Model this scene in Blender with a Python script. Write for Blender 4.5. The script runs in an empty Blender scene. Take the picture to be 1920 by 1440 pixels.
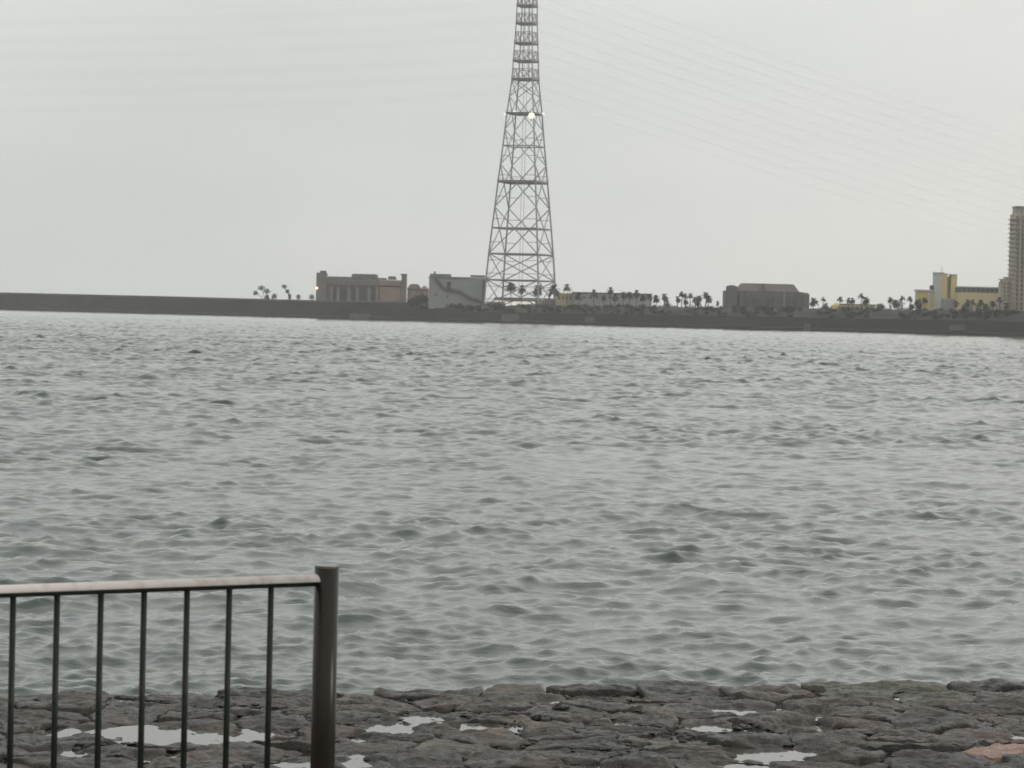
import bpy, math, random
import numpy as np
from mathutils import Vector, Matrix, noise
R = math.radians
random.seed(7); rng = np.random.default_rng(11)
sc = bpy.context.scene
C = sc.collection

# ------------------------------------------------------------------ camera
F = 5500.0                      # focal length in pixels of the 1920 px wide photograph
CAM_H = 4.0                     # eye above the water
PITCH, ROLL = math.atan(127.5 / F), R(1.37)
cd = bpy.data.cameras.new('camera'); cam = bpy.data.objects.new('camera', cd); C.objects.link(cam)
cd.sensor_width = 36; cd.lens = F / 1920 * 36; cd.clip_start = 0.5; cd.clip_end = 30000
CM = Matrix.Rotation(math.pi / 2 - PITCH, 3, 'X') @ Matrix.Rotation(ROLL, 3, 'Z')
cam.matrix_world = Matrix.Translation((0, 0, CAM_H)) @ CM.to_4x4()
cd.dof.use_dof = True; cd.dof.focus_distance = 20.0; cd.dof.aperture_fstop = 13.7
sc.camera = cam

# ------------------------------------------------------------------ sky, sun, exposure
SUN_EL, SUN_AZ = R(20), R(98)
w = bpy.data.worlds.new('World'); sc.world = w; w.use_nodes = True
nt = w.node_tree; nt.nodes.clear()
def N(t, nt=None, **k):
    n = nt.nodes.new(t)
    for a, b in k.items():
        if a.startswith('i_'): n.inputs[a[2:].replace('_', ' ')].default_value = b
        else: setattr(n, a, b)
    return n
out = N('ShaderNodeOutputWorld', nt); bg = N('ShaderNodeBackground', nt, i_Strength=0.1)
sky = N('ShaderNodeTexSky', nt, sky_type='NISHITA', sun_disc=False, sun_elevation=SUN_EL, sun_rotation=SUN_AZ)
tc = N('ShaderNodeTexCoord', nt)
mp = N('ShaderNodeMapping', nt); mp.inputs['Scale'].default_value = (1.0, 1.0, 3.0)
nz = N('ShaderNodeTexNoise', nt, i_Scale=2.6, i_Detail=5.0, i_Roughness=0.55)
cr = N('ShaderNodeValToRGB', nt)
cr.color_ramp.elements[0].position = 0.3; cr.color_ramp.elements[0].color = (0.61, 0.635, 0.618, 1)
cr.color_ramp.elements[1].position = 0.7; cr.color_ramp.elements[1].color = (0.78, 0.772, 0.735, 1)
m10 = N('ShaderNodeVectorMath', nt, operation='SCALE'); m10.inputs['Scale'].default_value = 10.0
mix = N('ShaderNodeMix', nt, data_type='RGBA'); mix.inputs[0].default_value = 0.96
L = nt.links.new
L(tc.outputs['Generated'], mp.inputs[0]); L(mp.outputs[0], nz.inputs['Vector'])
# the cloud is thinner and warmer towards the side of the hidden sun
sx0 = N('ShaderNodeSeparateXYZ', nt); side = N('ShaderNodeMath', nt, operation='MULTIPLY_ADD'); side.inputs[1].default_value = .8
L(tc.outputs['Generated'], sx0.inputs[0]); L(sx0.outputs['X'], side.inputs[0]); L(nz.outputs['Fac'], side.inputs[2]); L(side.outputs[0], cr.inputs[0])
L(cr.outputs[0], m10.inputs[0]); 
# overcast dome: brighter overhead than at the horizon, all the way round
sx = N('ShaderNodeSeparateXYZ', nt); el = N('ShaderNodeMapRange', nt); el.inputs['From Min'].default_value = 0.0; el.inputs['From Max'].default_value = 0.5
el.inputs['To Min'].default_value = 1.0; el.inputs['To Max'].default_value = 1.65
oc = N('ShaderNodeVectorMath', nt, operation='SCALE')
L(tc.outputs['Generated'], sx.inputs[0]); L(sx.outputs['Z'], el.inputs[0]); L(m10.outputs[0], oc.inputs[0]); L(el.outputs[0], oc.inputs['Scale'])
L(sky.outputs[0], mix.inputs[6]); L(oc.outputs[0], mix.inputs[7])
L(mix.outputs[2], bg.inputs[0]); L(bg.outputs[0], out.inputs[0])
sd = bpy.data.lights.new('sun', 'SUN'); sd.energy = 0.9; sd.angle = R(16); sd.color = (1, 0.97, 0.93)
sun = bpy.data.objects.new('sun', sd); C.objects.link(sun)
sv = Vector((math.sin(SUN_AZ) * math.cos(SUN_EL), math.cos(SUN_AZ) * math.cos(SUN_EL), math.sin(SUN_EL)))
sun.rotation_euler = sv.to_track_quat('Z', 'Y').to_euler()
sc.view_settings.view_transform = 'Standard'; sc.view_settings.look = 'None'
sc.view_settings.exposure = 0.0; sc.view_settings.gamma = 1.0
sc.render.engine = 'CYCLES'
sc.cycles.use_denoising = True; sc.cycles.max_bounces = 5; sc.cycles.volume_bounces = 0
sc.cycles.diffuse_bounces = 2; sc.cycles.glossy_bounces = 3; sc.cycles.transparent_max_bounces = 6

# ------------------------------------------------------------------ layout helpers
CMN = [list(r) for r in CM]
def at(px, py, D):
    """the point of the place D metres out to sea that stands at this spot of the photograph"""
    d = CM @ Vector(((px - 960) / F, (720 - py) / F, -1)); s = D / d.y
    return Vector((d.x * s, D, CAM_H + d.z * s))
def ground(px, py, z):
    d = CM @ Vector(((px - 960) / F, (720 - py) / F, -1)); s = (z - CAM_H) / d.z
    return Vector((d.x * s, d.y * s, z))

def tag(o, label=None, cat=None, group=None, kind=None):
    if label: o['label'] = label
    if cat: o['category'] = cat
    if group: o['group'] = group
    if kind: o['kind'] = kind
    return o
def empty(name, loc=(0, 0, 0), rz=0.0):
    o = bpy.data.objects.new(name, None); C.objects.link(o); o.location = loc; o.rotation_euler.z = rz
    o.empty_display_size = 0.5
    return o
class MB:
    def __init__(s): s.v = []; s.f = []
    def box(s, x0, x1, y0, y1, z0, z1, taper=0.0):
        n = len(s.v); t = taper
        s.v += [(x0, y0, z0), (x1, y0, z0), (x1, y1, z0), (x0, y1, z0),
                (x0 + t, y0 + t, z1), (x1 - t, y0 + t, z1), (x1 - t, y1 - t, z1), (x0 + t, y1 - t, z1)]
        s.f += [tuple(n + i for i in q) for q in ((3, 2, 1, 0), (4, 5, 6, 7), (0, 1, 5, 4), (1, 2, 6, 5), (2, 3, 7, 6), (3, 0, 4, 7))]
        return s
    def bar(s, a, b, r, r2=None, n=4, caps=True):
        a, b = Vector(a), Vector(b); r2 = r if r2 is None else r2
        d = (b - a).normalized(); u = d.orthogonal().normalized(); v = d.cross(u); k = len(s.v)
        for p, q in ((a, r), (b, r2)):
            for i in range(n):
                t = 2 * math.pi * (i + .5) / n
                s.v.append(tuple(p + (u * math.cos(t) + v * math.sin(t)) * q))
        for i in range(n):
            j = (i + 1) % n; s.f.append((k + i, k + j, k + n + j, k + n + i))
        if caps: s.f.append(tuple(k + i for i in reversed(range(n)))); s.f.append(tuple(k + n + i for i in range(n)))
        return s
    def tube(s, pts, r, n=6):
        k = len(s.v); pts = [Vector(p) for p in pts]; m = len(pts)
        for i, p in enumerate(pts):
            d = (pts[min(i + 1, m - 1)] - pts[max(i - 1, 0)]).normalized()
            u = d.cross(Vector((0, 0, 1)));  u = u.normalized() if u.length > 1e-4 else Vector((1, 0, 0)); v = d.cross(u)
            rr = r[i] if isinstance(r, (list, tuple)) else r
            for j in range(n):
                t = 2 * math.pi * j / n; s.v.append(tuple(p + (u * math.cos(t) + v * math.sin(t)) * rr))
        for i in range(m - 1):
            for j in range(n):
                q = (j + 1) % n; s.f.append((k + i * n + j, k + i * n + q, k + (i + 1) * n + q, k + (i + 1) * n + j))
        s.f.append(tuple(k + j for j in reversed(range(n)))); s.f.append(tuple(k + (m - 1) * n + j for j in range(n)))
        return s
    def lathe(s, c, prof, n=32):
        k = len(s.v)
        for r, z in prof:
            for j in range(n):
                t = 2 * math.pi * j / n; s.v.append((c[0] + r * math.cos(t), c[1] + r * math.sin(t), c[2] + z))
        m = len(prof)
        for i in range(m - 1):
            for j in range(n):
                q = (j + 1) % n; s.f.append((k + i * n + j, k + i * n + q, k + (i + 1) * n + q, k + (i + 1) * n + j))
        s.f.append(tuple(k + j for j in reversed(range(n)))); s.f.append(tuple(k + (m - 1) * n + j for j in range(n)))
        return s
    def ball(s, c, rx, ry, rz, jit=0.0, n=8, m=5):
        return s.lathe_ball(c, rx, ry, rz, jit, n, m)
    def lathe_ball(s, c, rx, ry, rz, jit, n, m):
        k = len(s.v)
        for i in range(m + 1):
            ph = math.pi * (i + .25) / (m + .5) - math.pi / 2
            for j in range(n):
                t = 2 * math.pi * j / n; q = 1 + random.uniform(-jit, jit)
                s.v.append((c[0] + rx * q * math.cos(ph) * math.cos(t), c[1] + ry * q * math.cos(ph) * math.sin(t), c[2] + rz * q * math.sin(ph)))
        for i in range(m):
            for j in range(n):
                q = (j + 1) % n; s.f.append((k + i * n + j, k + i * n + q, k + (i + 1) * n + q, k + (i + 1) * n + j))
        s.f.append(tuple(k + j for j in reversed(range(n)))); s.f.append(tuple(k + m * n + j for j in range(n)))
        return s
    def leaves(s, c, rx, ry, rz, cnt, size, up=0.3):
        """leaf sprays through the volume of a crown"""
        for _ in range(cnt):
            d = Vector((random.gauss(0, 1), random.gauss(0, 1), random.gauss(0, 1))).normalized()
            q = random.random() ** 0.45
            lump = 0.75 + 0.35 * noise.noise(d * 2.2 + Vector(c) * 0.37)
            p = Vector((c[0] + d.x * rx * q * lump, c[1] + d.y * ry * q * lump, c[2] + d.z * rz * q * lump))
            a = Vector((random.gauss(0, 1), random.gauss(0, 1), random.gauss(0, 1) + up)).normalized() * size * random.uniform(.5, 1.3)
            b = a.orthogonal().normalized() * size * random.uniform(.25, .55); b.rotate(Matrix.Rotation(random.uniform(0, 6.28), 3, a.normalized()))
            k = len(s.v)
            s.v += [tuple(p - a), tuple(p + b), tuple(p + a), tuple(p - b)]; s.f.append((k, k + 1, k + 2, k + 3))
        return s
    def mesh(s, name, smooth=False):
        me = bpy.data.meshes.new(name); me.from_pydata(s.v, [], s.f); me.update()
        if smooth: me.polygons.foreach_set('use_smooth', [True] * len(me.polygons))
        return me
    def build(s, name, m, parent=None, smooth=False):
        o = bpy.data.objects.new(name, s.mesh(name, smooth)); C.objects.link(o); o.data.materials.append(m)
        if parent: o.parent = parent
        return o
def link(name, me, parent=None, loc=(0, 0, 0), rot=None, scl=None):
    o = bpy.data.objects.new(name, me); C.objects.link(o); o.location = loc
    if rot: o.rotation_euler = rot
    if scl: o.scale = scl
    if parent: o.parent = parent
    return o

# ------------------------------------------------------------------ materials
def mat(name, cols, rough=0.7, scale=1.0, detail=6, bump=0.0, bdist=0.02, stretch=(1, 1, 1), spec=0.5, metal=0.0, lo=0.35, hi=0.65, rough2=None):
    m = bpy.data.materials.new(name); m.use_nodes = True; nt = m.node_tree; b = nt.nodes['Principled BSDF']; Lk = nt.links.new
    b.inputs['Roughness'].default_value = rough; b.inputs['Specular IOR Level'].default_value = spec; b.inputs['Metallic'].default_value = metal
    tc = N('ShaderNodeTexCoord', nt); mp = N('ShaderNodeMapping', nt); mp.inputs['Scale'].default_value = stretch
    nz = N('ShaderNodeTexNoise', nt, i_Scale=scale, i_Detail=float(detail), i_Roughness=0.62)
    Lk(tc.outputs['Object'], mp.inputs[0]); Lk(mp.outputs[0], nz.inputs['Vector'])
    cr = N('ShaderNodeValToRGB', nt); e = cr.color_ramp.elements
    while len(e) < len(cols): e.new(0.5)
    for i, c in enumerate(cols):
        e[i].position = lo + (hi - lo) * i / max(1, len(cols) - 1); e[i].color = (*c, 1)
    Lk(nz.outputs['Fac'], cr.inputs[0]); Lk(cr.outputs[0], b.inputs['Base Color'])
    if rough2 is not None:
        mr = N('ShaderNodeMapRange', nt); mr.inputs['From Min'].default_value = lo; mr.inputs['From Max'].default_value = hi
        mr.inputs['To Min'].default_value = rough; mr.inputs['To Max'].default_value = rough2
        Lk(nz.outputs['Fac'], mr.inputs[0]); Lk(mr.outputs[0], b.inputs['Roughness'])
    if bump:
        bn = N('ShaderNodeBump', nt, i_Strength=bump, i_Distance=bdist)
        n2 = N('ShaderNodeTexNoise', nt, i_Scale=scale * 4, i_Detail=5.0, i_Roughness=0.7); Lk(mp.outputs[0], n2.inputs['Vector'])
        Lk(n2.outputs['Fac'], bn.inputs['Height']); Lk(bn.outputs[0], b.inputs['Normal'])
    return m
def emit(name, c, s):
    m = bpy.data.materials.new(name); m.use_nodes = True; b = m.node_tree.nodes['Principled BSDF']
    b.inputs['Base Color'].default_value = (.6, .6, .6, 1); b.inputs['Emission Color'].default_value = (*c, 1); b.inputs['Emission Strength'].default_value = s
    return m
M = {}
M['steel'] = mat('galvanised steel', [(.19, .195, .19), (.25, .255, .25)], .6, .05)
M['steel_pink'] = mat('weathered red steel', [(.22, .185, .18), (.28, .235, .23)], .65, .05)
M['deck'] = mat('platform steel', [(.12, .123, .12), (.155, .155, .15)], .7, .1)
M['concrete_dark'] = mat('old sea wall concrete', [(.016, .016, .015), (.025, .0245, .0235), (.038, .037, .035)], .85, .03, 8, .4, .5, (1, 1, 3.0))
M['concrete_foot'] = mat('algae dark concrete', [(.012, .012, .0115), (.02, .0195, .019)], .8, .06, 8, .4, .4, (1, 1, 2))
M['bank'] = mat('bank grass', [(.02, .022, .016), (.032, .033, .025), (.048, .047, .036)], .95, .045, 8, .5, .6, (1, 1, 2.5))
M['concrete_light'] = mat('pale concrete', [(.09, .088, .083), (.125, .122, .116)], .85, .2, 6)
M['land'] = mat('land', [(.06, .065, .045), (.09, .09, .07)], .95, .02)
M['foliage'] = mat('foliage', [(.035, .045, .032), (.05, .062, .042), (.07, .082, .058)], .8, .5, 4)
M['scrub'] = mat('dark scrub', [(.014, .018, .012), (.022, .027, .018), (.035, .04, .028)], .85, .5, 4)
M['palm'] = mat('palm fronds', [(.04, .05, .038), (.06, .073, .053)], .7, .8, 4)
M['bark'] = mat('bark', [(.07, .06, .05), (.11, .095, .08)], .9, 1.0)
M['wall_grey'] = mat('pale grey render', [(.215, .22, .215), (.26, .265, .258)], .85, .06, 6)
M['wall_teal'] = mat('blue grey roof edge', [(.11, .135, .13), (.145, .165, .16)], .8, .1)
M['dark'] = mat('dark openings', [(.035, .037, .037), (.05, .052, .052)], .4, .3)
M['stairs'] = mat('stair steel', [(.045, .05, .05), (.065, .07, .068)], .7, .3)
M['brown'] = mat('brown stucco', [(.125, .108, .098), (.16, .142, .13)], .9, .08, 7)
M['brown_roof'] = mat('brown roof', [(.075, .068, .063), (.095, .087, .082)], .85, .15)
M['pink'] = mat('pink stucco', [(.2, .14, .122), (.24, .175, .15)], .9, .08)
M['column'] = mat('pale pilaster', [(.17, .16, .148), (.21, .2, .187)], .85, .3)
M['greybld'] = mat('grey brown stucco', [(.078, .075, .072), (.1, .097, .093)], .9, .08, 7)
M['greybld_roof'] = mat('dusty pink roof', [(.105, .09, .086), (.13, .112, .107)], .85, .12)
M['white'] = mat('off white render', [(.38, .38, .37), (.44, .44, .425)], .8, .06)
M['shed'] = mat('light grey cladding', [(.24, .24, .24), (.28, .28, .28)], .7, .06)
M['yellow'] = mat('ochre render', [(.5, .40, .15), (.58, .47, .2)], .85, .06)
M['cream'] = mat('cream render', [(.46, .385, .22), (.53, .44, .27)], .85, .06)
M['lightcream'] = mat('bright cream render', [(.75, .68, .57), (.82, .76, .66)], .8, .06)
M['hotel'] = mat('beige concrete', [(.33, .28, .205), (.4, .34, .26)], .85, .05)
M['hotel_light'] = mat('pale balcony concrete', [(.34, .30, .24), (.4, .36, .295)], .85, .1)
M['glass'] = mat('window glass', [(.06, .068, .075), (.09, .1, .105)], .15, .1)
M['wire'] = mat('aluminium cable', [(.4, .4, .4), (.46, .46, .46)], .5, .1)
M['lit'] = emit('lit shop front', (1, .92, .78), .75)
M['lamp'] = emit('lamp light', (1, .99, .66), .95)
M['lamp_dim'] = emit('lamp light dim', (1, .98, .84), .75)
M['lamp_red'] = emit('red lamp light', (1, .45, .3), 2.5)

def rock_material(name, cols, moss=0.3):
    m = bpy.data.materials.new(name); m.use_nodes = True; nt = m.node_tree; b = nt.nodes['Principled BSDF']; Lk = nt.links.new
    geo = N('ShaderNodeNewGeometry', nt); oi = N('ShaderNodeObjectInfo', nt)
    add = N('ShaderNodeVectorMath', nt, operation='ADD'); rm = N('ShaderNodeVectorMath', nt, operation='SCALE'); rm.inputs['Scale'].default_value = 13.0
    cmb = N('ShaderNodeCombineXYZ', nt); Lk(oi.outputs['Random'], cmb.inputs[0]); Lk(cmb.outputs[0], rm.inputs[0])
    Lk(geo.outputs['Position'], add.inputs[0]); Lk(rm.outputs[0], add.inputs[1])
    n1 = N('ShaderNodeTexNoise', nt, i_Scale=3.2, i_Detail=9.0, i_Roughness=0.68, i_Distortion=0.6); Lk(add.outputs[0], n1.inputs['Vector'])
    cr = N('ShaderNodeValToRGB', nt); e = cr.color_ramp.elements
    while len(e) < len(cols): e.new(0.5)
    for i, c in enumerate(cols): e[i].position = .34 + .32 * i / (len(cols) - 1); e[i].color = (*c, 1)
    Lk(n1.outputs['Fac'], cr.inputs[0])
    # fine speckle
    n2 = N('ShaderNodeTexNoise', nt, i_Scale=38.0, i_Detail=5.0, i_Roughness=0.7); Lk(geo.outputs['Position'], n2.inputs['Vector'])
    sp = N('ShaderNodeMapRange', nt); sp.inputs['From Min'].default_value = .3; sp.inputs['From Max'].default_value = .72
    sp.inputs['To Min'].default_value = .55; sp.inputs['To Max'].default_value = 1.5; Lk(n2.outputs['Fac'], sp.inputs[0])
    vm = N('ShaderNodeVectorMath', nt, operation='SCALE'); Lk(cr.outputs[0], vm.inputs[0]); Lk(sp.outputs[0], vm.inputs['Scale'])
    # each stone slightly lighter or darker
    sr = N('ShaderNodeMapRange', nt); sr.inputs['To Min'].default_value = .5; sr.inputs['To Max'].default_value = 1.45; Lk(oi.outputs['Random'], sr.inputs[0])
    vs = N('ShaderNodeVectorMath', nt, operation='SCALE'); Lk(vm.outputs[0], vs.inputs[0]); Lk(sr.outputs[0], vs.inputs['Scale'])
    n3 = N('ShaderNodeTexNoise', nt, i_Scale=1.7, i_Detail=7.0, i_Roughness=0.7); Lk(geo.outputs['Position'], n3.inputs['Vector'])
    mk = N('ShaderNodeMapRange', nt); mk.inputs['From Min'].default_value = .56; mk.inputs['From Max'].default_value = .68
    mk.inputs['To Max'].default_value = moss; Lk(n3.outputs['Fac'], mk.inputs[0])
    mx = N('ShaderNodeMix', nt, data_type='RGBA'); Lk(mk.outputs[0], mx.inputs[0]); Lk(vs.outputs[0], mx.inputs[6]); mx.inputs[7].default_value = (.075, .065, .028, 1)
    Lk(mx.outputs[2], b.inputs['Base Color'])
    # wet and less wet patches
    rr = N('ShaderNodeMapRange', nt); rr.inputs['From Min'].default_value = .35; rr.inputs['From Max'].default_value = .65
    rr.inputs['To Min'].default_value = .12; rr.inputs['To Max'].default_value = .6; Lk(n1.outputs['Fac'], rr.inputs[0]); Lk(rr.outputs[0], b.inputs['Roughness'])
    b.inputs['Specular IOR Level'].default_value = 0.42
    b1 = N('ShaderNodeBump', nt, i_Strength=1.0, i_Distance=0.05)
    n4 = N('ShaderNodeTexNoise', nt, i_Scale=15.0, i_Detail=8.0, i_Roughness=0.7); Lk(add.outputs[0], n4.inputs['Vector'])
    Lk(n4.outputs['Fac'], b1.inputs['Height']); Lk(b1.outputs[0], b.inputs['Normal'])
    return m
M['rock'] = rock_material('wet dark stone', [(.007, .006, .0045), (.020, .016, .0128), (.044, .035, .028), (.125, .104, .083)])
M['rock_green'] = rock_material('mossy stone', [(.022, .022, .013), (.04, .038, .023), (.06, .055, .035)], .8)
M['rock_orange'] = rock_material('orange brown stone', [(.13, .08, .06), (.2, .125, .09), (.25, .16, .12)], 0.0)
M['rock_brown'] = rock_material('reddish stone', [(.02, .013, .010), (.045, .03, .023), (.095, .064, .05)], .15)
M['rock_bed'] = rock_material('crevice rubble', [(.008, .0075, .0065), (.018, .017, .015), (.04, .037, .033)], .4)

M['rock_rubble'] = rock_material('broken stone bits', [(.014, .012, .010), (.032, .028, .023), (.055, .047, .038), (.12, .10, .08)], .5)
def puddle_mat():
    m = bpy.data.materials.new('standing rain water'); m.use_nodes = True; nt = m.node_tree; b = nt.nodes['Principled BSDF']
    b.inputs['Base Color'].default_value = (.06, .056, .05, 1); b.inputs['Roughness'].default_value = .03; b.inputs['IOR'].default_value = 1.33
    b.inputs['Coat Weight'].default_value = .12; b.inputs['Coat Roughness'].default_value = .02; b.inputs['Coat IOR'].default_value = 1.6
    g = N('ShaderNodeNewGeometry', nt); n = N('ShaderNodeTexNoise', nt, i_Scale=9.0, i_Detail=3.0); bn = N('ShaderNodeBump', nt, i_Strength=.12, i_Distance=.01)
    nt.links.new(g.outputs['Position'], n.inputs['Vector']); nt.links.new(n.outputs['Fac'], bn.inputs['Height']); nt.links.new(bn.outputs[0], b.inputs['Normal'])
    return m
M['puddle'] = puddle_mat()
def water_mat():
    m = bpy.data.materials.new('sea water'); m.use_nodes = True; nt = m.node_tree; b = nt.nodes['Principled BSDF']; Lk = nt.links.new
    b.inputs['Roughness'].default_value = .03; b.inputs['IOR'].default_value = 1.34
    g = N('ShaderNodeNewGeometry', nt)
    n0 = N('ShaderNodeTexNoise', nt, i_Scale=.5, i_Detail=4.0); Lk(g.outputs['Position'], n0.inputs['Vector'])
    cr = N('ShaderNodeValToRGB', nt); cr.color_ramp.elements[0].position = .35; cr.color_ramp.elements[0].color = (.022, .034, .029, 1)
    cr.color_ramp.elements[1].position = .65; cr.color_ramp.elements[1].color = (.036, .048, .042, 1)
    Lk(n0.outputs['Fac'], cr.inputs[0]); Lk(cr.outputs[0], b.inputs['Base Color'])
    mp = N('ShaderNodeMapping', nt); mp.inputs['Scale'].default_value = (1, 1.5, 1); Lk(g.outputs['Position'], mp.inputs[0])
    n1 = N('ShaderNodeTexNoise', nt, i_Scale=9.0, i_Detail=4.0, i_Roughness=.6, i_Distortion=.4); Lk(mp.outputs[0], n1.inputs['Vector'])
    bn = N('ShaderNodeBump', nt, i_Strength=.45, i_Distance=.02); Lk(n1.outputs['Fac'], bn.inputs['Height']); Lk(bn.outputs[0], b.inputs['Normal'])
    return m
M['water'] = water_mat()

# ------------------------------------------------------------------ sea
def sea():
    ys = [22.0]
    while ys[-1] < 2700:
        y = ys[-1]; ys.append(y + min(max(y * y / (2933 * 4) * .9, .046), .075 + y * .00125))
    ys = np.array(ys, np.float32); nr = len(ys); nc = 430
    u = np.linspace(-1, 1, nc, dtype=np.float32)
    hw = 3.2 + .205 * ys
    X = hw[:, None] * u[None, :]; Y = np.repeat(ys[:, None], nc, 1)
    sp = np.gradient(ys)
    K = 240
    lam = np.exp(rng.uniform(math.log(.16), math.log(4.0), K)); k = 2 * math.pi / lam
    wgt = np.where(lam > .38, (.38 / lam) ** .5, 1.0) * np.where(lam < .26, (lam / .26) ** 1.5, 1.0)
    th = rng.normal(0, .85, K) + R(-90 + 14)          # travelling towards the shore, a little askew
    slope = np.sqrt(2 * 0.14 / K * wgt * rng.uniform(.5, 1.5, K))
    ph = rng.uniform(0, 6.283, K)
    Z = np.zeros_like(X); DX = np.zeros_like(X); DY = np.zeros_like(X)
    # gusts: calmer and rougher patches
    G = np.zeros_like(X)
    for i in range(9):
        a = rng.uniform(0, 6.28); q = 2 * math.pi / rng.uniform(14, 70)
        G += np.sin(q * (X * math.cos(a) + Y * math.sin(a)) + rng.uniform(0, 6.28)).astype(np.float32)
    for i in range(8):
        a = rng.uniform(0, 6.28); q = 2 * math.pi / rng.uniform(4, 11)
        G += .7 * np.sin(q * (X * math.cos(a) + Y * math.sin(a) * .6) + rng.uniform(0, 6.28)).astype(np.float32)
    G = np.clip(1 + .075 * G, .5, 1.45)
    for i in range(K):
        dx, dy = math.cos(th[i]), math.sin(th[i]); A = slope[i] / k[i]
        fade = np.clip(lam[i] / (sp * 1.6) - .8, 0, 1)
        r1 = int(np.searchsorted(-fade, 0, 'left')) if fade[-1] <= 0 else nr
        idx = np.nonzero(fade > 0)[0]
        if len(idx) == 0: continue
        r1 = idx[-1] + 1
        p = (k[i] * dx) * X[:r1] + (k[i] * dy) * Y[:r1] + np.float32(ph[i])
        q = np.clip((ys[:r1] - 35) / 260, 0, 1) ** .7            # sheltered near the stones, rougher out in the channel
        big = min(1.0, max(0.0, math.log(lam[i] / .42) / 1.3))
        f = (A * fade[:r1] * ((1 - big) + big * (.36 + .7 * q)) * (1 + .6 * q)).astype(np.float32)[:, None]
        s = np.sin(p); c = np.cos(p)
        Z[:r1] += f * c; s *= f; DX[:r1] -= np.float32(dx * 1.0) * s; DY[:r1] -= np.float32(dy * 1.0) * s
    Z *= G; X = X + DX * G; Y = Y + DY * G
    co = np.stack([X, Y, Z], -1).reshape(-1, 3)
    a = (np.arange(nr - 1)[:, None] * nc + np.arange(nc - 1)[None, :]).reshape(-1)
    fc = np.stack([a, a + 1, a + nc + 1, a + nc], -1).astype(np.int32)
    # the rest of the sea, a little below the troughs
    b = len(co); far = np.array([(-3900, -300, -.5), (3900, -300, -.5), (3900, 4400, -.5), (-3900, 4400, -.5)], np.float32)
    co = np.concatenate([co, far]); fc = np.concatenate([fc, np.array([[b, b + 1, b + 2, b + 3]], np.int32)])
    me = bpy.data.meshes.new('sea'); nf = len(fc)
    me.vertices.add(len(co)); me.vertices.foreach_set('co', co.reshape(-1))
    me.loops.add(nf * 4); me.loops.foreach_set('vertex_index', fc.reshape(-1))
    me.polygons.add(nf); me.polygons.foreach_set('loop_start', np.arange(nf, dtype=np.int32) * 4)
    me.polygons.foreach_set('use_smooth', np.ones(nf, bool)); me.update(calc_edges=True)
    o = bpy.data.objects.new('sea', me); C.objects.link(o); me.materials.append(M['water'])
    tag(o, 'choppy grey green sea between the stone shore and the far sea wall', kind='structure')
sea()

# ------------------------------------------------------------------ far shore: wall, bank, land
def shore_y(px):                                      # distance of the far sea wall along this column of the photograph
    q = (px - 960) / F
    t = (q * 2300 + 401) / (666 + q * 780)
    return 2300 - 780 * t
TOPS = [(-1500, 520), (-300, 542), (0, 548), (300, 555), (500, 560.5), (600, 563), (770, 565.5), (800, 572), (905, 573), (940, 571), (1100, 573), (1300, 575.5), (1400, 576), (1600, 579), (1750, 581), (1920, 583.5), (2600, 592), (3400, 600)]
def lerp(tab, x):
    for (a, b), (c, d) in zip(tab, tab[1:]):
        if x <= c: return b + (d - b) * (x - a) / (c - a)
    return tab[-1][1]
cols = list(range(-1500, 3401, 20))
def strip(name, m, fn, label):
    """a long mesh following the shore; fn(px) gives a cross-section as (offset inland, height) pairs"""
    mb = MB(); sec = [fn(px) for px in cols]; n = len(sec[0])
    for px, s in zip(cols, sec):
        D = shore_y(px); x = (px - 960) / F * D
        for off, z in s: mb.v.append((x + off * .75, D + off * .66, z))
    for i in range(len(cols) - 1):
        for j in range(n - 1):
            a = i * n + j; mb.f.append((a, a + n, a + n + 1, a + 1))
    o = mb.build(name, m); return tag(o, label, kind='structure')
def topz(px): return at(px, lerp(TOPS, px), shore_y(px)).z
def bankfrac(px): return 0.58 if px > 900 else (0.58 + (900 - px) / 120 * .34 if px > 780 else .92)
def jit(px, s, a): return a * noise.noise(Vector((px * s, 3.1, a)))
strip('sea_wall_foot', M['concrete_foot'], lambda p: [(-1.2, -2), (-1.1, .9 + jit(p, .05, .6)), (0, 1.6 + jit(p, .03, .8))], 'dark algae covered foot of the far sea wall at the waterline')
strip('sea_wall', M['concrete_dark'], lambda p: [(0, -2), (.5, topz(p) * bankfrac(p)), (1.6, topz(p) * bankfrac(p) + .02)], 'long dark concrete sea wall along the far shore')
strip('grass_bank', M['bank'], lambda p: [(1.6, topz(p) * bankfrac(p) + .02), (5.5, topz(p) * .8 + jit(p, .04, .5)), (9.5, topz(p) - .35 + jit(p, .09, .5)), (11, topz(p) - .2 + jit(p, .13, .4)), (30, topz(p) - 1.2)], 'dull green bank rising behind the far sea wall')
strip('coping', M['concrete_dark'], lambda p: [(11, topz(p) - 1.0), (11, topz(p) - .05), (12.0, topz(p)), (12.4, topz(p) - 1.2)] , 'low concrete kerb along the top of the far bank')
strip('land', M['land'], lambda p: [(12.2, topz(p) - 1.25), (60, topz(p) - 1.6), (900, topz(p) - 2.0)], 'flat land behind the far sea wall')
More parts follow.
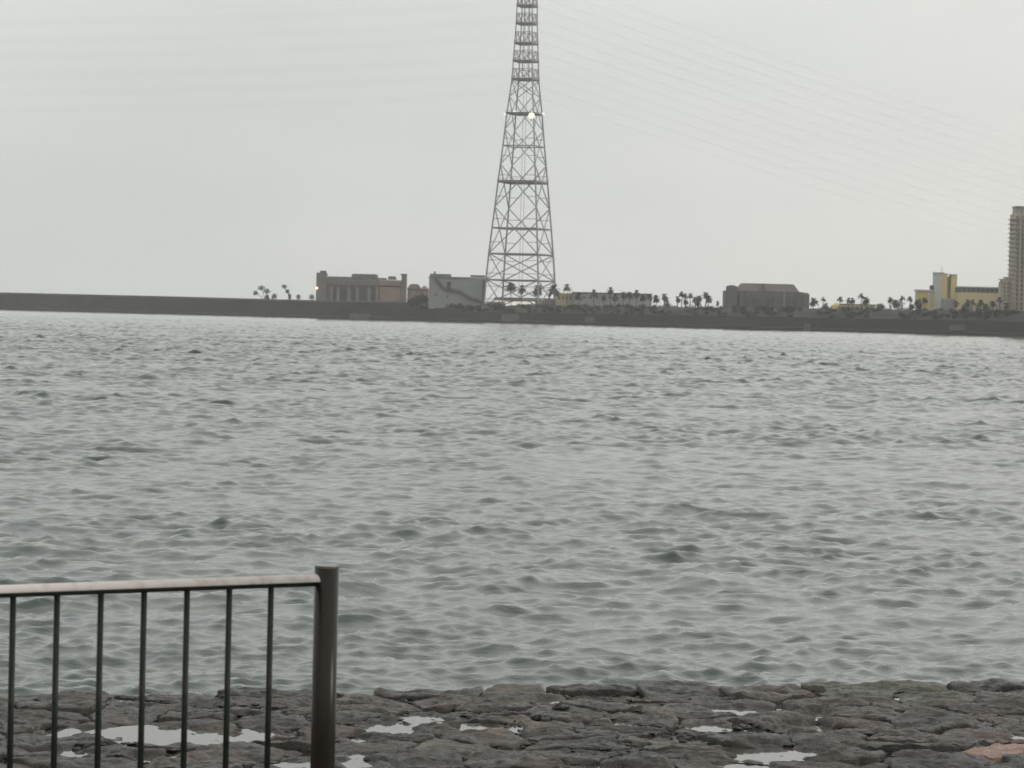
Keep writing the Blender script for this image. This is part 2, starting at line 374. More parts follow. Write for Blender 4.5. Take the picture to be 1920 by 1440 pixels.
# narrow ledges and pale slabs on the wall
def slab_on_wall(x0, x1, y0, y1, label, proud=1.5, m='concrete_light', cat='landing'):
    D = shore_y((x0 + x1) / 2) - 2.6
    a = at(x0, (y0 + y1) / 2, D); b = at(x1, (y0 + y1) / 2, D); zt = at((x0 + x1) / 2, y0, D).z; zb = at((x0 + x1) / 2, y1, D).z
    e = empty('concrete_landing', ((a.x + b.x) / 2, D, zb), -math.atan2(780, 666) * 0.0)
    tag(e, label, cat, 'pale concrete landings on the far sea wall')
    h = zt - zb; w_ = (b.x - a.x) / 2
    MB().box(-w_, w_, 0, proud + 3, -1.2, h * .72).build('slab', M[m], e)
    MB().box(-w_ * .93, w_ * .9, .8, proud + 3, h * .72 + .003, h).build('upper_slab', M[m], e)
    n = max(2, int(w_ / 2.2))
    for i in range(n):
        x = -w_ + (i + .5) * 2 * w_ / n
        MB().box(x - .18, x + .18, -.25, 0, -1.0, h * .66).build('fender', M['stairs'], e)
slab_on_wall(655, 720, 588.5, 597, 'widest pale landing at the waterline, below the brown columned building')
slab_on_wall(940, 986, 589, 599, 'pale landing at the foot of the sea wall under the lattice tower')
slab_on_wall(1097, 1116, 594, 601, 'small pale block on the sea wall below the long grey shed')
slab_on_wall(1510, 1521, 607, 618, 'narrow pale slipway below the right end of the mansard roofed grey building', )
slab_on_wall(1783, 1811, 609, 616, 'pale landing on the sea wall below the yellow building')

# ------------------------------------------------------------------ lattice tower
TD = shore_y(975) + 45
tb = at(975, 574, TD); S = F / TD
def zt(py): return tb.z + (574 - py) / S
HW = [(574, 67.5), (526, 64.5), (477, 60.5), (429, 55.5), (343, 46.5), (275, 39), (215, 33), (152, 25.3), (48, 19.8), (0, 18.6), (-60, 15), (-110, 12)]
HWz = sorted([(zt(y), h / S) for y, h in HW])
tower = empty('lattice_tower', (tb.x, tb.y, tb.z))
tag(tower, 'tall grey steel lattice transmission tower standing on the far bank', 'tower')
AA = R(26.6)
def corner(k, z):
    h = lerp(HWz, z) / math.cos(AA) ; a = AA + k * math.pi / 2
    return Vector((h * math.cos(a), h * math.sin(a), z - tb.z))
panels = [574, 526, 477, 429, 386, 343, 309, 275, 245, 215, 183, 152, 118, 85, 48, 15, -18, -50, -80, -110]
for k in range(4):
    for i in range(1):
        mb = MB(); pts = [corner(k, zt(p)) for p in panels]; pts[0].z -= 2.5
        mb.tube(pts, [max(.26, .62 - .018 * i_) for i_ in range(len(pts))], 8).build('leg', M['steel'], tower)
    a = corner(k, zt(574)); MB().box(a.x - 1.8, a.x + 1.8, a.y - 1.8, a.y + 1.8, -2.5, 1.2, .4).build('footing', M['concrete_light'], tower)
bars_at = {526: .5, 477: .5, 429: .5, 343: .55, 275: .4, 215: .45}
for pi, (p0, p1) in enumerate(zip(panels, panels[1:])):
    z0, z1 = zt(p0), zt(p1); top = p1 < 152; mtl = M['steel_pink'] if p0 <= 152 else M['steel']
    for k in range(4):
        a0, b0, a1, b1 = corner(k, z0), corner(k + 1, z0), corner(k, z1), corner(k + 1, z1)
        r = .25 if p0 > 343 else (.21 if p0 > 152 else .2)
        if not top: pass
        else:
            # close latticing in the upper shaft, open just under each platform
            zm = z0 + (z1 - z0) * .62; c0, d0 = corner(k, zm), corner(k + 1, zm)
            mm, mn = (a0 + b0) / 2, (c0 + d0) / 2
            for u_, v_ in ((a0, mn), (mm, c0), (mm, d0), (b0, mn)):
                MB().bar(u_, v_, .2, n=4).build('diagonal_brace', mtl, tower)
            MB().bar(c0, d0, .2, n=4).build('cross_beam', mtl, tower)
            if k in (0, 2): MB().bar(mm, (a1 + b1) / 2, .3, n=4).build('hanger', mtl, tower)
        if p1 in bars_at: MB().bar(a1, b1, bars_at[p1], n=4).build('cross_beam', M['steel'], tower)
# big crossed bracing of the lower tower: each X reaches over two panels and crosses at a beam
dp = [574, 526, 477, 390, 310, 245, 183, 152]
for p0, p1 in zip(dp, dp[1:]):
    z0, z1 = zt(p0), zt(p1); r = .34 if p0 > 343 else .27
    for k in range(4):
        a0, b0, a1, b1 = corner(k, z0), corner(k + 1, z0), corner(k, z1), corner(k + 1, z1)
        MB().bar(a0, b1, r, n=4).build('diagonal_brace', M['steel'], tower); MB().bar(b0, a1, r, n=4).build('diagonal_brace', M['steel'], tower)
        for q in (.25, .75):
            if p0 > 250: MB().bar(a0.lerp(a1, q), a0.lerp(b1, q) if q < .5 else b0.lerp(a1, q), .18, n=4).build('sub_strut', M['steel'], tower); MB().bar(b0.lerp(b1, q), b0.lerp(a1, q) if q < .5 else a0.lerp(b1, q), .18, n=4).build('sub_strut', M['steel'], tower)
# lift shaft running up the inside
mb = MB()
for z in [x * 6.0 for x in range(0, 40)]:
    for sx, sy in ((-1, -1), (1, -1), (1, 1), (-1, 1)):
        pass
for sx, sy in ((-.9, -.9), (.9, -.9), (.9, .9), (-.9, .9)):
    mb.bar((sx, sy, 0), (sx, sy, zt(-105) - tb.z), .13)
mb.build('ladder_shaft', M['steel'], tower)
def platform(py, thick, over, m):
    z = zt(py) - tb.z; pts = [corner(k, zt(py)) for k in range(4)]
    mb = MB(); 
    for k in range(4):
        a, b = pts[k] * 1.0, pts[(k + 1) % 4] * 1.0
        s = 1 + over / max(1, a.to_2d().length)
        a = Vector((a.x * s, a.y * s, z)); b = Vector((b.x * s, b.y * s, z)); ai, bi = Vector((a.x * .74, a.y * .74, z)), Vector((b.x * .74, b.y * .74, z))
        n = len(mb.v); h = Vector((0, 0, thick))
        mb.v += [tuple(v) for v in (a, b, bi, ai, a + h, b + h, bi + h, ai + h)]
        mb.f += [tuple(n + i for i in q) for q in ((3, 2, 1, 0), (4, 5, 6, 7), (0, 1, 5, 4), (2, 3, 7, 6))]
    o = mb.build('platform', m, tower)
    rl = MB()
    for k in range(4):
        a, b = pts[k], pts[(k + 1) % 4]; s = 1 + over / max(1, a.to_2d().length)
        A_ = Vector((a.x * s, a.y * s, z + thick + 1.1)); B_ = Vector((b.x * s, b.y * s, z + thick + 1.1)); rl.bar(A_, B_, .06)
        for i in range(7):
            q = A_.lerp(B_, i / 6); rl.bar(q, q - Vector((0, 0, 1.1)), .05)
    r_ = rl.build('guard_rail', M['steel'], o)
platform(343, 1.1, .6, M['deck'])
platform(215, .8, 1.2, M['deck'])
for p in (152, 118, 85, 48, 15, -18, -50, -80): platform(p, 1.15, .5, M['deck'])
def lamp(px, py, r, m, dy, lab):
    p = at(px, py, TD + dy) - tower.location
    o = MB().ball((p.x, p.y, p.z), r, r, r, n=12, m=8).build('obstruction_lamp', M[m], tower, True); o['label'] = lab
    MB().bar((p.x, p.y, p.z - r * 1.0), (p.x * .93, p.y * .93, p.z - r - 1.2), .35).build('lamp_bracket', M['steel'], o)
lamp(996.5, 217, 2.0, 'lamp', -14, 'bright pale yellow beacon, the largest lamp of the ring')
lamp(948, 214, 1.2, 'lamp_dim', -4, 'small white lamp at the left corner of the lamp ring')
lamp(965.5, 210.5, 1.15, 'lamp_dim', 9, 'small white lamp, second from the left in the lamp ring')
lamp(1018, 214, 1.05, 'lamp_dim', 5, 'small white lamp at the right corner of the lamp ring')

# ------------------------------------------------------------------ power lines
def cable(a, b, sag, r, lab, grp, bundle=False):
    pts = []
    for i in range(41):
        t = i / 40; p = a.lerp(b, t); p.z -= sag * 4 * t * (1 - t); pts.append(p)
    if bundle:
        e = empty('power_cable_bundle', a); me = MB().tube([p - a for p in pts], r, 5).mesh('conductor', True); me.materials.append(M['wire'])
        for dx, dz in ((-1, -.75), (1, -.5), (-1, -.25), (1, 0), (-1, .25), (1, .5), (-1, .75)): link('conductor', me, e, (dx, 0, dz * 2.2))
        return tag(e, lab, 'cable', grp)
    o = MB().tube(pts, r, 5).build('power_cable', M['wire'], None, True)
    return tag(o, lab, 'cable', grp)
ords = ['topmost', 'second highest', 'third highest', 'fourth highest', 'fifth highest', 'lowest']
for i, (p0, pm) in enumerate([(5, 8), (37, 42), (67, 72), (105, 108), (137, 140), (172, 172)]):
    a = at(962, p0, TD - 8); q = at(-60, pm + 34, 1500)
    cable(a, q, 3, .017, ords[i] + ' bundle of power cables running left from the lattice tower', 'cable bundles left of the tower', True)
ordr = ['topmost', 'second', 'third', 'fourth', 'fifth', 'sixth', 'seventh', 'eighth', 'ninth', 'tenth', 'eleventh', 'lowest']
for i in range(12):
    y0 = -50 + i * 21.3; y1 = 270 + i * 18.5
    a = at(1010 + (3 if i > 8 else 0), y0, TD + 6); b = at(2080, y1 + 40, 2300)
    cable(a, b, 3, .05, (ordr[i] + (' highest' if 0 < i < 11 else '')) + ' thin power cable sloping down right from the lattice tower', 'thin power cables right of the tower')

# ------------------------------------------------------------------ far buildings
class Bld:
    """a building whose parts are given by where they stand in the photograph at one distance"""
    def __init__(s, name, label, cat, px, base_y, back, group=None):
        s.D = shore_y(px) + back; s.o = at(px, base_y, s.D); s.root = empty(name, s.o); tag(s.root, label, cat, group); s.px = px; s.sh = 6 if px > 1900 else (3 if px > 1700 else 0)
    def ext(s, x0, x1, yt, yb, dy=0):
        xm = (x0 + x1) / 2; ym = (yt + yb) / 2
        return (at(x0, ym, s.D).x - s.o.x, at(x1, ym, s.D).x - s.o.x, at(xm, yb, s.D).z - s.o.z, at(xm, yt, s.D).z - s.o.z)
    def box(s, name, m, x0, x1, yt, yb, y0=0, depth=20, taper=0.0, parent=None):
        if s.px > 1700: depth = min(depth, 13 - y0 if s.px > 1900 else 8 - y0); x0 += s.sh; x1 += s.sh
        a, b, c, d = s.ext(x0, x1, yt, yb); o = MB().box(a, b, y0, y0 + depth, c, d, taper).build(name, M[m], parent or s.root); return o
    def window(s, x0, x1, yt, yb, m='glass', name='window', y0=-.12, parent=None):
        a, b, c, d = s.ext(x0 + s.sh, x1 + s.sh, yt, yb); w_ = (b - a) * .08
        f = MB().box(a - w_, b + w_, y0 - .25, y0 + .1, c - w_, c + .003).box(a - w_, b + w_, y0 - .2, y0 + .1, d, d + w_).box(a - w_, a, y0 - .2, y0 + .1, c, d).box(b, b + w_, y0 - .2, y0 + .1, c, d).build(name, M['hotel_light'], parent or s.root)
        MB().box(a + .002, b - .002, y0 + .02, y0 + .08, c + .004, d - .002).build('pane', M[m], f); return f
# brown columned building, left
b = Bld('columned_building', 'brown columned building with square end turrets, left of the lattice tower', 'building', 680, 572, 75)
b.box('wall', 'brown', 597, 752, 524, 573, 0, 34)
b.box('turret', 'brown', 593, 612, 511.5, 573, -2, 12); b.box('turret_cap', 'brown_roof', 600, 611, 507.5, 511.4, 0, 6)
b.box('turret', 'brown', 752.5, 762, 516, 573, -2, 9); b.box('turret_cap', 'brown_roof', 751.5, 763, 513.5, 516, -2.4, 10)
b.box('roof', 'brown_roof', 613, 657, 518.5, 524, 1, 26, .8); b.box('roof', 'brown_roof', 657, 708, 513.6, 524, .5, 26, 1.2)
b.box('roof', 'brown_roof', 708.5, 724, 521, 524, 1, 20, .5); b.box('roof', 'brown_roof', 727, 742, 518, 524, 1, 16, .6)
b.box('cornice', 'brown_roof', 612.5, 752, 534.5, 537, -.9, .8)
for x in (622, 634, 654, 670, 692, 707): 
    c = b.box('column', 'column', x - 1.8, x + 1.8, 538, 571, -1.6, 1.4); b.box('capital', 'column', x - 2.6, x + 2.6, 537.1, 538.4, -2, 1.9, parent=c)
for x0, x1 in ((625, 631), (638, 650), (659, 666), (674, 688), (696, 703)): b.box('opening', 'dark', x0, x1, 541, 571, -.06, .2)
for i in range(9): b.window(618 + i * 10, 622 + i * 10, 527, 532, name='window')
for i in range(4): b.window(715 + i * 9, 719 + i * 9, 531, 537)
for i in range(4): b.window(715 + i * 9, 719 + i * 9, 544, 551)
b.box('wing', 'pink', 712, 751.8, 526, 573, -.9, .85)
p = at(595, 540.5, b.D) - b.o
o = MB().ball((p.x - .3, -3, p.z), .9, .9, .9, n=10, m=6).build('lamp', M['lamp_red'], b.root, True); o['label'] = 'small glowing red lamp on the left turret'
b = Bld('pink_house', 'low pink house with tiled roofs between the columned building and the grey stair building', 'house', 785, 573, 70)
b.box('wall', 'pink', 763.5, 803, 542, 574, 0, 18); b.box('gable_roof', 'brown_roof', 762.8, 790, 532.5, 542, -1, 19, 2.5); b.box('gable_roof', 'pink', 788, 803.5, 536, 542, -1, 17, 2)
b.box('wall_panel', 'column', 771, 779, 544, 556, -.3, .3)
for i in range(3): b.window(765.5 + i * 12, 769 + i * 12, 546, 552)
# pale stair building
b = Bld('stair_building', 'pale grey windowless building with a dark zigzag outside stair, beside the lattice tower', 'building', 855, 578, 18)
b.box('wall', 'wall_grey', 804, 909, 519.5, 580, 0, 30); b.box('roof_house', 'wall_teal', 806, 845, 513.5, 519.4, 2, 18); b.box('roof_house', 'wall_teal', 882, 909.3, 516, 519.4, -.4, 16)
b.box('roof_edge', 'wall_teal', 803.5, 881.8, 519, 521.5, -.5, .5); b.box('vent_stack', 'wall_teal', 813, 816.5, 508.5, 513.4, 5, 2)
pts = [(815, 521), (831, 541), (842, 544.5), (862, 546), (880, 559), (896, 563), (903, 567)]
W3 = [Vector((at(x, y, b.D).x - b.o.x, -1.6, at(x, y, b.D).z - b.o.z)) for x, y in pts]
st = MB()
for a, c in zip(W3, W3[1:]):
    n = 8
    for i in range(n):
        q = a.lerp(c, (i + .5) / n); st.box(q.x - abs(c.x - a.x) / n * .55, q.x + abs(c.x - a.x) / n * .55, -1.6, -.05, q.z - .5, q.z + .15)
so = st.build('outside_stair', M['stairs'], b.root)
rail = MB()
for a, c in zip(W3, W3[1:]):
    u_ = Vector((0, 0, 1.3)); rail.bar(a + u_, c + u_, .14); rail.bar(a + u_ * .5, c + u_ * .5, .1)
rail.build('stair_rail', M['stairs'], so)
b.box('landing', 'stairs', 838, 845, 528, 544, -1.4, 1.3)
for x, y in ((817, 552), (839, 556)): b.box('hatch', 'dark', x - 1.5, x + 1.5, y - 2, y + 2.2, -.15, .2)
b.box('side_wall', 'stairs', 904.5, 910, 525, 578, -.8, .75)
# low buildings seen through the tower
b = Bld('terminal_building', 'low cream lit building seen through the base of the lattice tower', 'building', 975, 575, 110)
b.box('wall', 'lightcream', 946, 1004, 564, 577, 0, 16); b.box('wall', 'pink', 912, 946, 566, 577, -1, 12); b.box('roof', 'brown_roof', 925, 1042, 558.5, 563.9, -1.2, 18, .8)
b.box('wall', 'pink', 1004.1, 1042, 564, 577, .3, 14)
for i in range(8): b.box('lit_window', 'lit', 948 + i * 7.0, 953.6 + i * 7.0, 565.5, 576, -.1, .2)
b = Bld('yellow_annex', 'small ochre building at the left end of the long grey shed', 'building', 1060, 575, 95)
b.box('wall', 'cream', 1043.5, 1074, 552, 577, 0, 14); b.box('roof', 'yellow', 1042.5, 1075, 549.5, 551.9, -.8, 15.5)
for i in range(4): b.window(1047 + i * 7, 1050 + i * 7, 556, 561)
b = Bld('long_shed', 'long flat roofed grey shed behind the row of palms', 'building', 1150, 576, 105)
b.box('wall', 'shed', 1075, 1222, 551, 579, 0, 30)
b.box('roof', 'stairs', 1074, 1223, 549, 550.9, -.8, 31.5)
for i in range(12):
    x = 1076 + i * 12.2; b.box('pier', 'wall_grey', x, x + 1.6, 551, 578, -.5, .48)
    if i < 11: b.window(x + 4, x + 9.5, 556, 560)
# domed grey building
b = Bld('mansard_building', 'hazy grey brown building with a long mansard roof and low end turrets', 'building', 1440, 580, 95)
b.box('wall', 'greybld', 1362, 1506, 546, 581, 0, 32); b.box('turret', 'greybld', 1363, 1382, 536.5, 581, -2, 12); b.box('turret_cap', 'greybld', 1365, 1380, 534.5, 536.4, -1.5, 10, 1.3)
b.box('mansard_roof', 'greybld_roof', 1384, 1499, 531.8, 546, .2, 28, 3.2); b.box('roof_parapet', 'greybld', 1429, 1434, 531, 546, -.4, 4, .4)
b.box('turret', 'greybld', 1505.8, 1517, 551, 582, -1.5, 10); b.box('turret_cap', 'greybld_roof', 1506.5, 1516, 548.8, 550.9, -1.2, 8, .8)
b.box('end_wall', 'greybld', 1494, 1505.9, 547.5, 552, -.4, 12, .8)
for i in range(9): b.window(1390 + i * 11.5, 1394 + i * 11.5, 550, 555, 'dark')
for x in (1389, 1431, 1452, 1470): b.box('pilaster', 'column' if x == 1470 else 'greybld_roof', x - 1.3, x + 1.3, 547, 579, -1.0, .9)
for x0, x1 in ((1396, 1404), (1409, 1424), (1437, 1447), (1474, 1482), (1486, 1493)): b.box('opening', 'dark', x0, x1, 561, 579, -.07, .15)
# low yellow shops
b = Bld('low_shop', 'low cream building with an ochre gable beyond the palms', 'building', 1600, 581, 90)
b.box('wall', 'cream', 1577, 1642, 572, 583, 0, 12); b.box('gable', 'yellow', 1561, 1576.8, 572.5, 583, -1, 10); b.box('gable_roof', 'yellow', 1564, 1575, 568, 572.4, -1, 10, 1.2)
b.box('roof', 'column', 1576.5, 1643, 570, 571.9, -.8, 13)
for i in range(7): b.box('door', 'stairs', 1581 + i * 8.5, 1584.5 + i * 8.5, 575, 582.5, -.1, .2)
b = Bld('white_hall', 'white and ochre hall with a tall twin block and a slim dark window strip', 'building', 1768, 585, 80)
b.box('wall', 'white', 1749, 1763, 512, 586, 0, 20); b.box('wall', 'yellow', 1763.1, 1773, 512.5, 560, .4, 18); b.box('cap', 'white', 1748.6, 1768, 510.6, 511.9, -.4, 21)
b.box('wall', 'yellow', 1773.1, 1776, 519, 560, 1.8, 18); b.box('wall', 'yellow', 1780.1, 1791.5, 515.5, 560, .2, 19); b.box('window_strip', 'glass', 1776.1, 1780, 518, 559, .9, 15)
b.box('cap', 'white', 1774, 1792, 514, 515.4, -.4, 20); b.box('wall', 'shed', 1763.2, 1792, 560.1, 586, -.6, 18)
b.box('wing', 'yellow', 1716, 1748.9, 546, 586, 1, 16); b.box('roof', 'white', 1714, 1748.9, 543, 545.9, .2, 18)
b.box('corner_post', 'white', 1714, 1718, 546, 586, .4, .58); b.box('corner_post', 'white', 1737, 1741, 548, 586, .3, .65); b.box('stair_head', 'stairs', 1743.5, 1748.8, 535, 542.9, 3, 6)
MB().bar((0, 8, at(1768, 511, b.D).z - b.o.z), (0, 8, at(1768, 495, b.D).z - b.o.z), .15, .05).build('mast', M['stairs'], b.root)
for i in range(3): b.window(1720 + i * 9, 1724 + i * 9, 560, 566, y0=.9)
b = Bld('long_wing', 'long cream wing with a row of dark square windows under its roof', 'building', 1836, 586, 88)
b.box('wall', 'cream', 1792, 1881, 549, 588, 0, 18); b.box('upper_wall', 'stairs', 1792, 1881, 540, 548.9, .5, 16); b.box('roof', 'white', 1791.6, 1882, 537.6, 539.9, -.6, 19)
for i in range(10):
    x = 1793.5 + i * 8.7; b.window(x, x + 6.2, 541, 548, y0=.3)
for i in range(6): b.box('doorway', 'column', 1800 + i * 13, 1806 + i * 13, 572, 587, -.12, .2)
# the hotel tower
b = Bld('hotel_tower', 'tall beige high rise hotel with stacked balconies at the right edge', 'hotel', 1930, 586, 70)
b.box('wall', 'hotel', 1893, 1985, 402, 588, 0, 30); b.box('crown', 'hotel_light', 1900, 1980, 389.5, 401.9, 1.5, 26); b.box('crown_cap', 'wall_grey', 1899, 1982, 387, 389.4, .6, 28)
for i in range(9): b.box('fin', 'wall_grey', 1901 + i * 8.4, 1903 + i * 8.4, 390, 401.8, .8, .65)
for i in range(21):
    y = 404 + i * 8.55
    o = b.box('balcony', 'hotel_light', 1891.4 - .1 * i, 1897.5, y + 5.6, y + 7.4, -2.4, 18)
    b.box('balcony_front', 'hotel_light', 1897.6, 1985, y + 6.4, y + 7.2, -.9, .85)
    for j in range(10):
        x = 1898.8 + j * 8.6
        if x > 1938: break
        b.window(x, x + 4.6, y + 1.2, y + 5.6, 'glass', y0=-.06)
for j in range(5): b.box('pier', 'hotel', 1904.4 + j * 8.6, 1906.2 + j * 8.6, 403, 588, -1.3, 1.2)
b = Bld('hotel_annex', 'beige stepped annex against the foot of the high rise hotel', 'building', 1882, 586, 60)
b.box('wall', 'hotel_light', 1876, 1893, 524.5, 588, 0, 8.5); b.box('wall', 'hotel_light', 1882.5, 1893, 519, 524.4, .5, 8)
b.box('wall', 'hotel_light', 1873, 1875.9, 528, 588, 1, 7); b.box('parapet', 'white', 1872.6, 1882, 522.8, 524.4, -.3, 9)
for i in range(7): b.window(1878.5, 1882, 530 + i * 7.5, 533.6 + i * 7.5); b.window(1886, 1889.5, 530 + i * 7.5, 533.6 + i * 7.5)

# ------------------------------------------------------------------ palms and trees on the far bank
def palm_crown(kind):
    mb = MB(); nfr = 34 if kind != 2 else 44
    for i in range(nfr):
        az = random.uniform(0, 6.283); el = random.uniform(-.75, 1.25) if kind != 1 else random.uniform(-1.1, 1.2)
        ln = random.uniform(1.7, 2.5); d = Vector((math.cos(az) * math.cos(el), math.sin(az) * math.cos(el), math.sin(el)))
        side = Vector((-math.sin(az), math.cos(az), 0)); pts = []
        for j in range(5):
            t = j / 4; p = d * ln * t; p.z -= .9 * t * t * ln * .45; w_ = (.05, .38, .5, .4, .06)[j]
            pts.append((p - side * w_ + Vector((0, 0, -.12 * w_)), p + side * w_))
        k = len(mb.v)
        for a, c in pts: mb.v += [tuple(a), tuple(c)]
        for j in range(4): mb.f.append((k + 2 * j, k + 2 * j + 1, k + 2 * j + 3, k + 2 * j + 2))
    if kind != 0:
        for i in range(26):
            az = random.uniform(0, 6.28); p = Vector((math.cos(az) * .45, math.sin(az) * .45, -.2)); q = Vector((math.cos(az) * .55, math.sin(az) * .55, -random.uniform(1.2, 2.0)))
            mb.bar(p, q, .12, .05, 3, False)
    m = mb.mesh('crown'); m.materials.append(M['palm']); return m
crowns = [palm_crown(k) for k in (0, 1, 2)]
trunks = []
for k in range(3):
    t = MB().tube([(0, 0, 0), (.05 * k, 0, .3), (.1 * k, .02, .6), (.06 * k, 0, 1)], [.34, .27, .24, .26], 7).mesh('trunk'); t.materials.append(M['bark']); trunks.append(t)
def palm(px, cy, base, back, s, lab, grp, kind):
    D = shore_y(px) + back; g = at(px, base, D); c = at(px, cy, D); h = max(3, c.z - g.z)
    e = empty('palm_tree', g, random.uniform(0, 6)); tag(e, lab, 'palm tree', grp)
    t = link('trunk', trunks[kind], e, (0, 0, -.6), None, (1, 1, h + .6)); link('crown', crowns[kind], e, (0, 0, h), (random.uniform(-.1, .1), random.uniform(-.1, .1), random.uniform(0, 6)), (s * 1.32, s * 1.32, s * 1.3 * random.uniform(.95, 1.2)))
ordn = ['first', 'second', 'third', 'fourth', 'fifth', 'sixth', 'seventh', 'eighth', 'ninth', 'tenth', 'eleventh', 'twelfth', 'thirteenth', 'fourteenth', 'fifteenth']
rows = [
 ('palm from the left seen through the tower base', 'palms seen through the lattice tower', 576, 60, [(958, 536, 1.7), (978, 540, 1.4), (1008, 541, 1.7), (1038, 541, 1.8)]),
 ('palm from the left in front of the long grey shed', 'palms in front of the long grey shed', 577, 55, [(1063, 537, 1.15), (1085, 553, 1.15), (1113, 547, 1.05), (1132, 557, .85), (1144, 543, 1.05), (1153, 556, .95), (1168, 551, 1.0), (1180, 552, 1.05), (1193, 548, 1.05), (1205, 557, 1.0), (1218, 556, 1.0)]),
 ('palm from the left in the open stretch right of the grey shed', 'palms between the grey shed and the mansard building', 579, 50, [(1230, 558, 1.05), (1245, 555, 1.1), (1251, 568, 1.0), (1270, 559, .95), (1278, 550, .8), (1284, 554, .8), (1285, 565, .85), (1294, 553, .8), (1303, 560, .9), (1310, 558, 1.0), (1323, 552, 1.0), (1328, 559, 1.1), (1345, 567, .65)]),
 ('palm from the left between the mansard building and the white hall', 'palms between the mansard building and the white hall', 583, 50, [(1525, 564, 1.15), (1543, 560, .6), (1549, 572, .9), (1575, 560, .8), (1591, 562, .75), (1598, 562, .75), (1614, 553.5, .8), (1622, 562, 1.15), (1669, 561, .8), (1678, 567, .9), (1691, 558, .75), (1706, 559, .7), (1721, 567, 1.0), (1733, 562, .8)]),
 ('palm from the left before the long cream wing', 'palms before the long cream wing', 586, 50, [(1792, 568, .8), (1814, 566, .9), (1823, 565, .8), (1838, 567, .95), (1848, 574, .9), (1861, 568, .9), (1874, 561, .85), (1887, 572, .8)]),
]
for txt, grp, base, back, lst in rows:
    for i, (px, cy, s) in enumerate(lst):
        palm(px, cy, base, back, s, ordn[i] + ' ' + txt, grp, random.randrange(3))
def tree(px0, px1, yt, yb, back, label, name='tree', n=420, size=.7, trunk=True, lean=0.0, clumps=None, grp=None):
    xm = (px0 + px1) / 2; D = shore_y(xm) + back; g = at(xm, yb, D); w_ = (px1 - px0) / 2 * D / F; h = at(xm, yt, D).z - g.z
    e = empty(name, g); tag(e, label, 'tree' if name != 'shrub' else 'shrub', grp)
    cl = clumps or [(0, .55, 1.0, .45)]
    mb = MB(); tr = MB()
    for cx, cz, rw, rh in cl:
        mb.leaves((cx * w_, 0, cz * h), rw * w_, rw * w_ * .8, rh * h, n // len(cl), size)
        tr.tube([(lean * w_ * .4, 0, -.8), ((cx * .4 + lean * .3) * w_, .1, cz * h * .55), (cx * w_, 0, cz * h)], [.32, .22, .08], 6)
        for _ in range(4):
            tr.bar((cx * w_ * .7, 0, cz * h * .8), (cx * w_ + random.uniform(-.6, .6) * rw * w_, random.uniform(-.5, .5) * rw * w_, cz * h + random.uniform(-.1, .6) * rh * h), .12, .04, 4)
    tr.build('trunk', M['bark'], e); mb.build('crown', M['foliage'], e)
tree(472, 522, 534, 565, 30, 'wide wind bent tree alone on the bank left of the columned building', n=620, size=.65, clumps=[(-.75, .5, .26, .2), (-.3, .8, .36, .18), (.12, .62, .34, .22), (.15, .25, .2, .25), (.7, .3, .3, .28)])
tree(522, 552, 533, 565, 30, 'leaning tree right of the wide wind bent tree', n=340, size=.6, lean=1.0, clumps=[(-.3, .86, .45, .16), (.1, .58, .35, .18), (.45, .28, .3, .22)])
tree(553, 566, 550, 566, 30, 'low bushy tree between the leaning tree and the columned building', n=150, size=.5)
tree(577, 592, 549, 567, 30, 'round bushy tree close against the left turret of the columned building', n=200, size=.5)
tree(760, 806, 548, 578, -6, 'dark green spreading shrub on the bank left of the grey stair building', 'shrub', n=1100, size=.8, clumps=[(-.55, .35, .5, .35), (0, .55, .6, .42), (.5, .6, .55, .4)])
for i, (a, c, t, lab) in enumerate([(1300, 1316, 560, 'low clump of bushes under the palms right of the grey shed'), (1640, 1662, 567, 'wide grey green bush left of the tree clump before the white hall'), (1664, 1700, 561, 'grey green tree clump left of the white hall'), (1702, 1716, 568, 'small bush just left of the white hall'), (1716, 1732, 564, 'leafy bush in front of the ochre wing of the white hall'), (1800, 1818, 570, 'bush in front of the left end of the cream wing'), (1842, 1856, 571, 'bush in front of the right half of the cream wing')]):
    tree(a, c, t, 585 if a > 1500 else 580, 40, lab, n=300, size=.6, grp='bushes and trees on the far bank')
# ground cover along the bank
def undergrowth():
    mb = MB()
    for px in range(790, 1920, 5):
        k = noise.noise(Vector((px * .013, 0, 5))); dn = .5 + k
        if 803 < px < 925: dn += .9
        if 1150 < px < 1200 or 1770 < px < 1860: dn += .8
        if dn < .3: continue
        off = random.uniform(1.6, 9); D = shore_y(px); z = topz(px) * lerp([(1.6, bankfrac(px)), (5.5, .8), (9.5, 1)], off)
        mb.leaves(((px - 960) / F * D + off * .75, D + off * .66, z + .4), 2.6, 2.2, 1.1 + .8 * dn, int(26 + 44 * dn), .75)
    for px in range(905, 1900, 4):
        if noise.noise(Vector((px * .03, 7, 5))) > -.02:
            D = shore_y(px) + 22; mb.leaves(((px - 960) / F * D, D, topz(px) + .1), 1.8, 1.5, 1.0 + .8 * random.random(), 22, .55)
    tag(mb.build('undergrowth', M['scrub']), 'dark scrub growing along the far bank and wall', kind='stuff')
undergrowth()

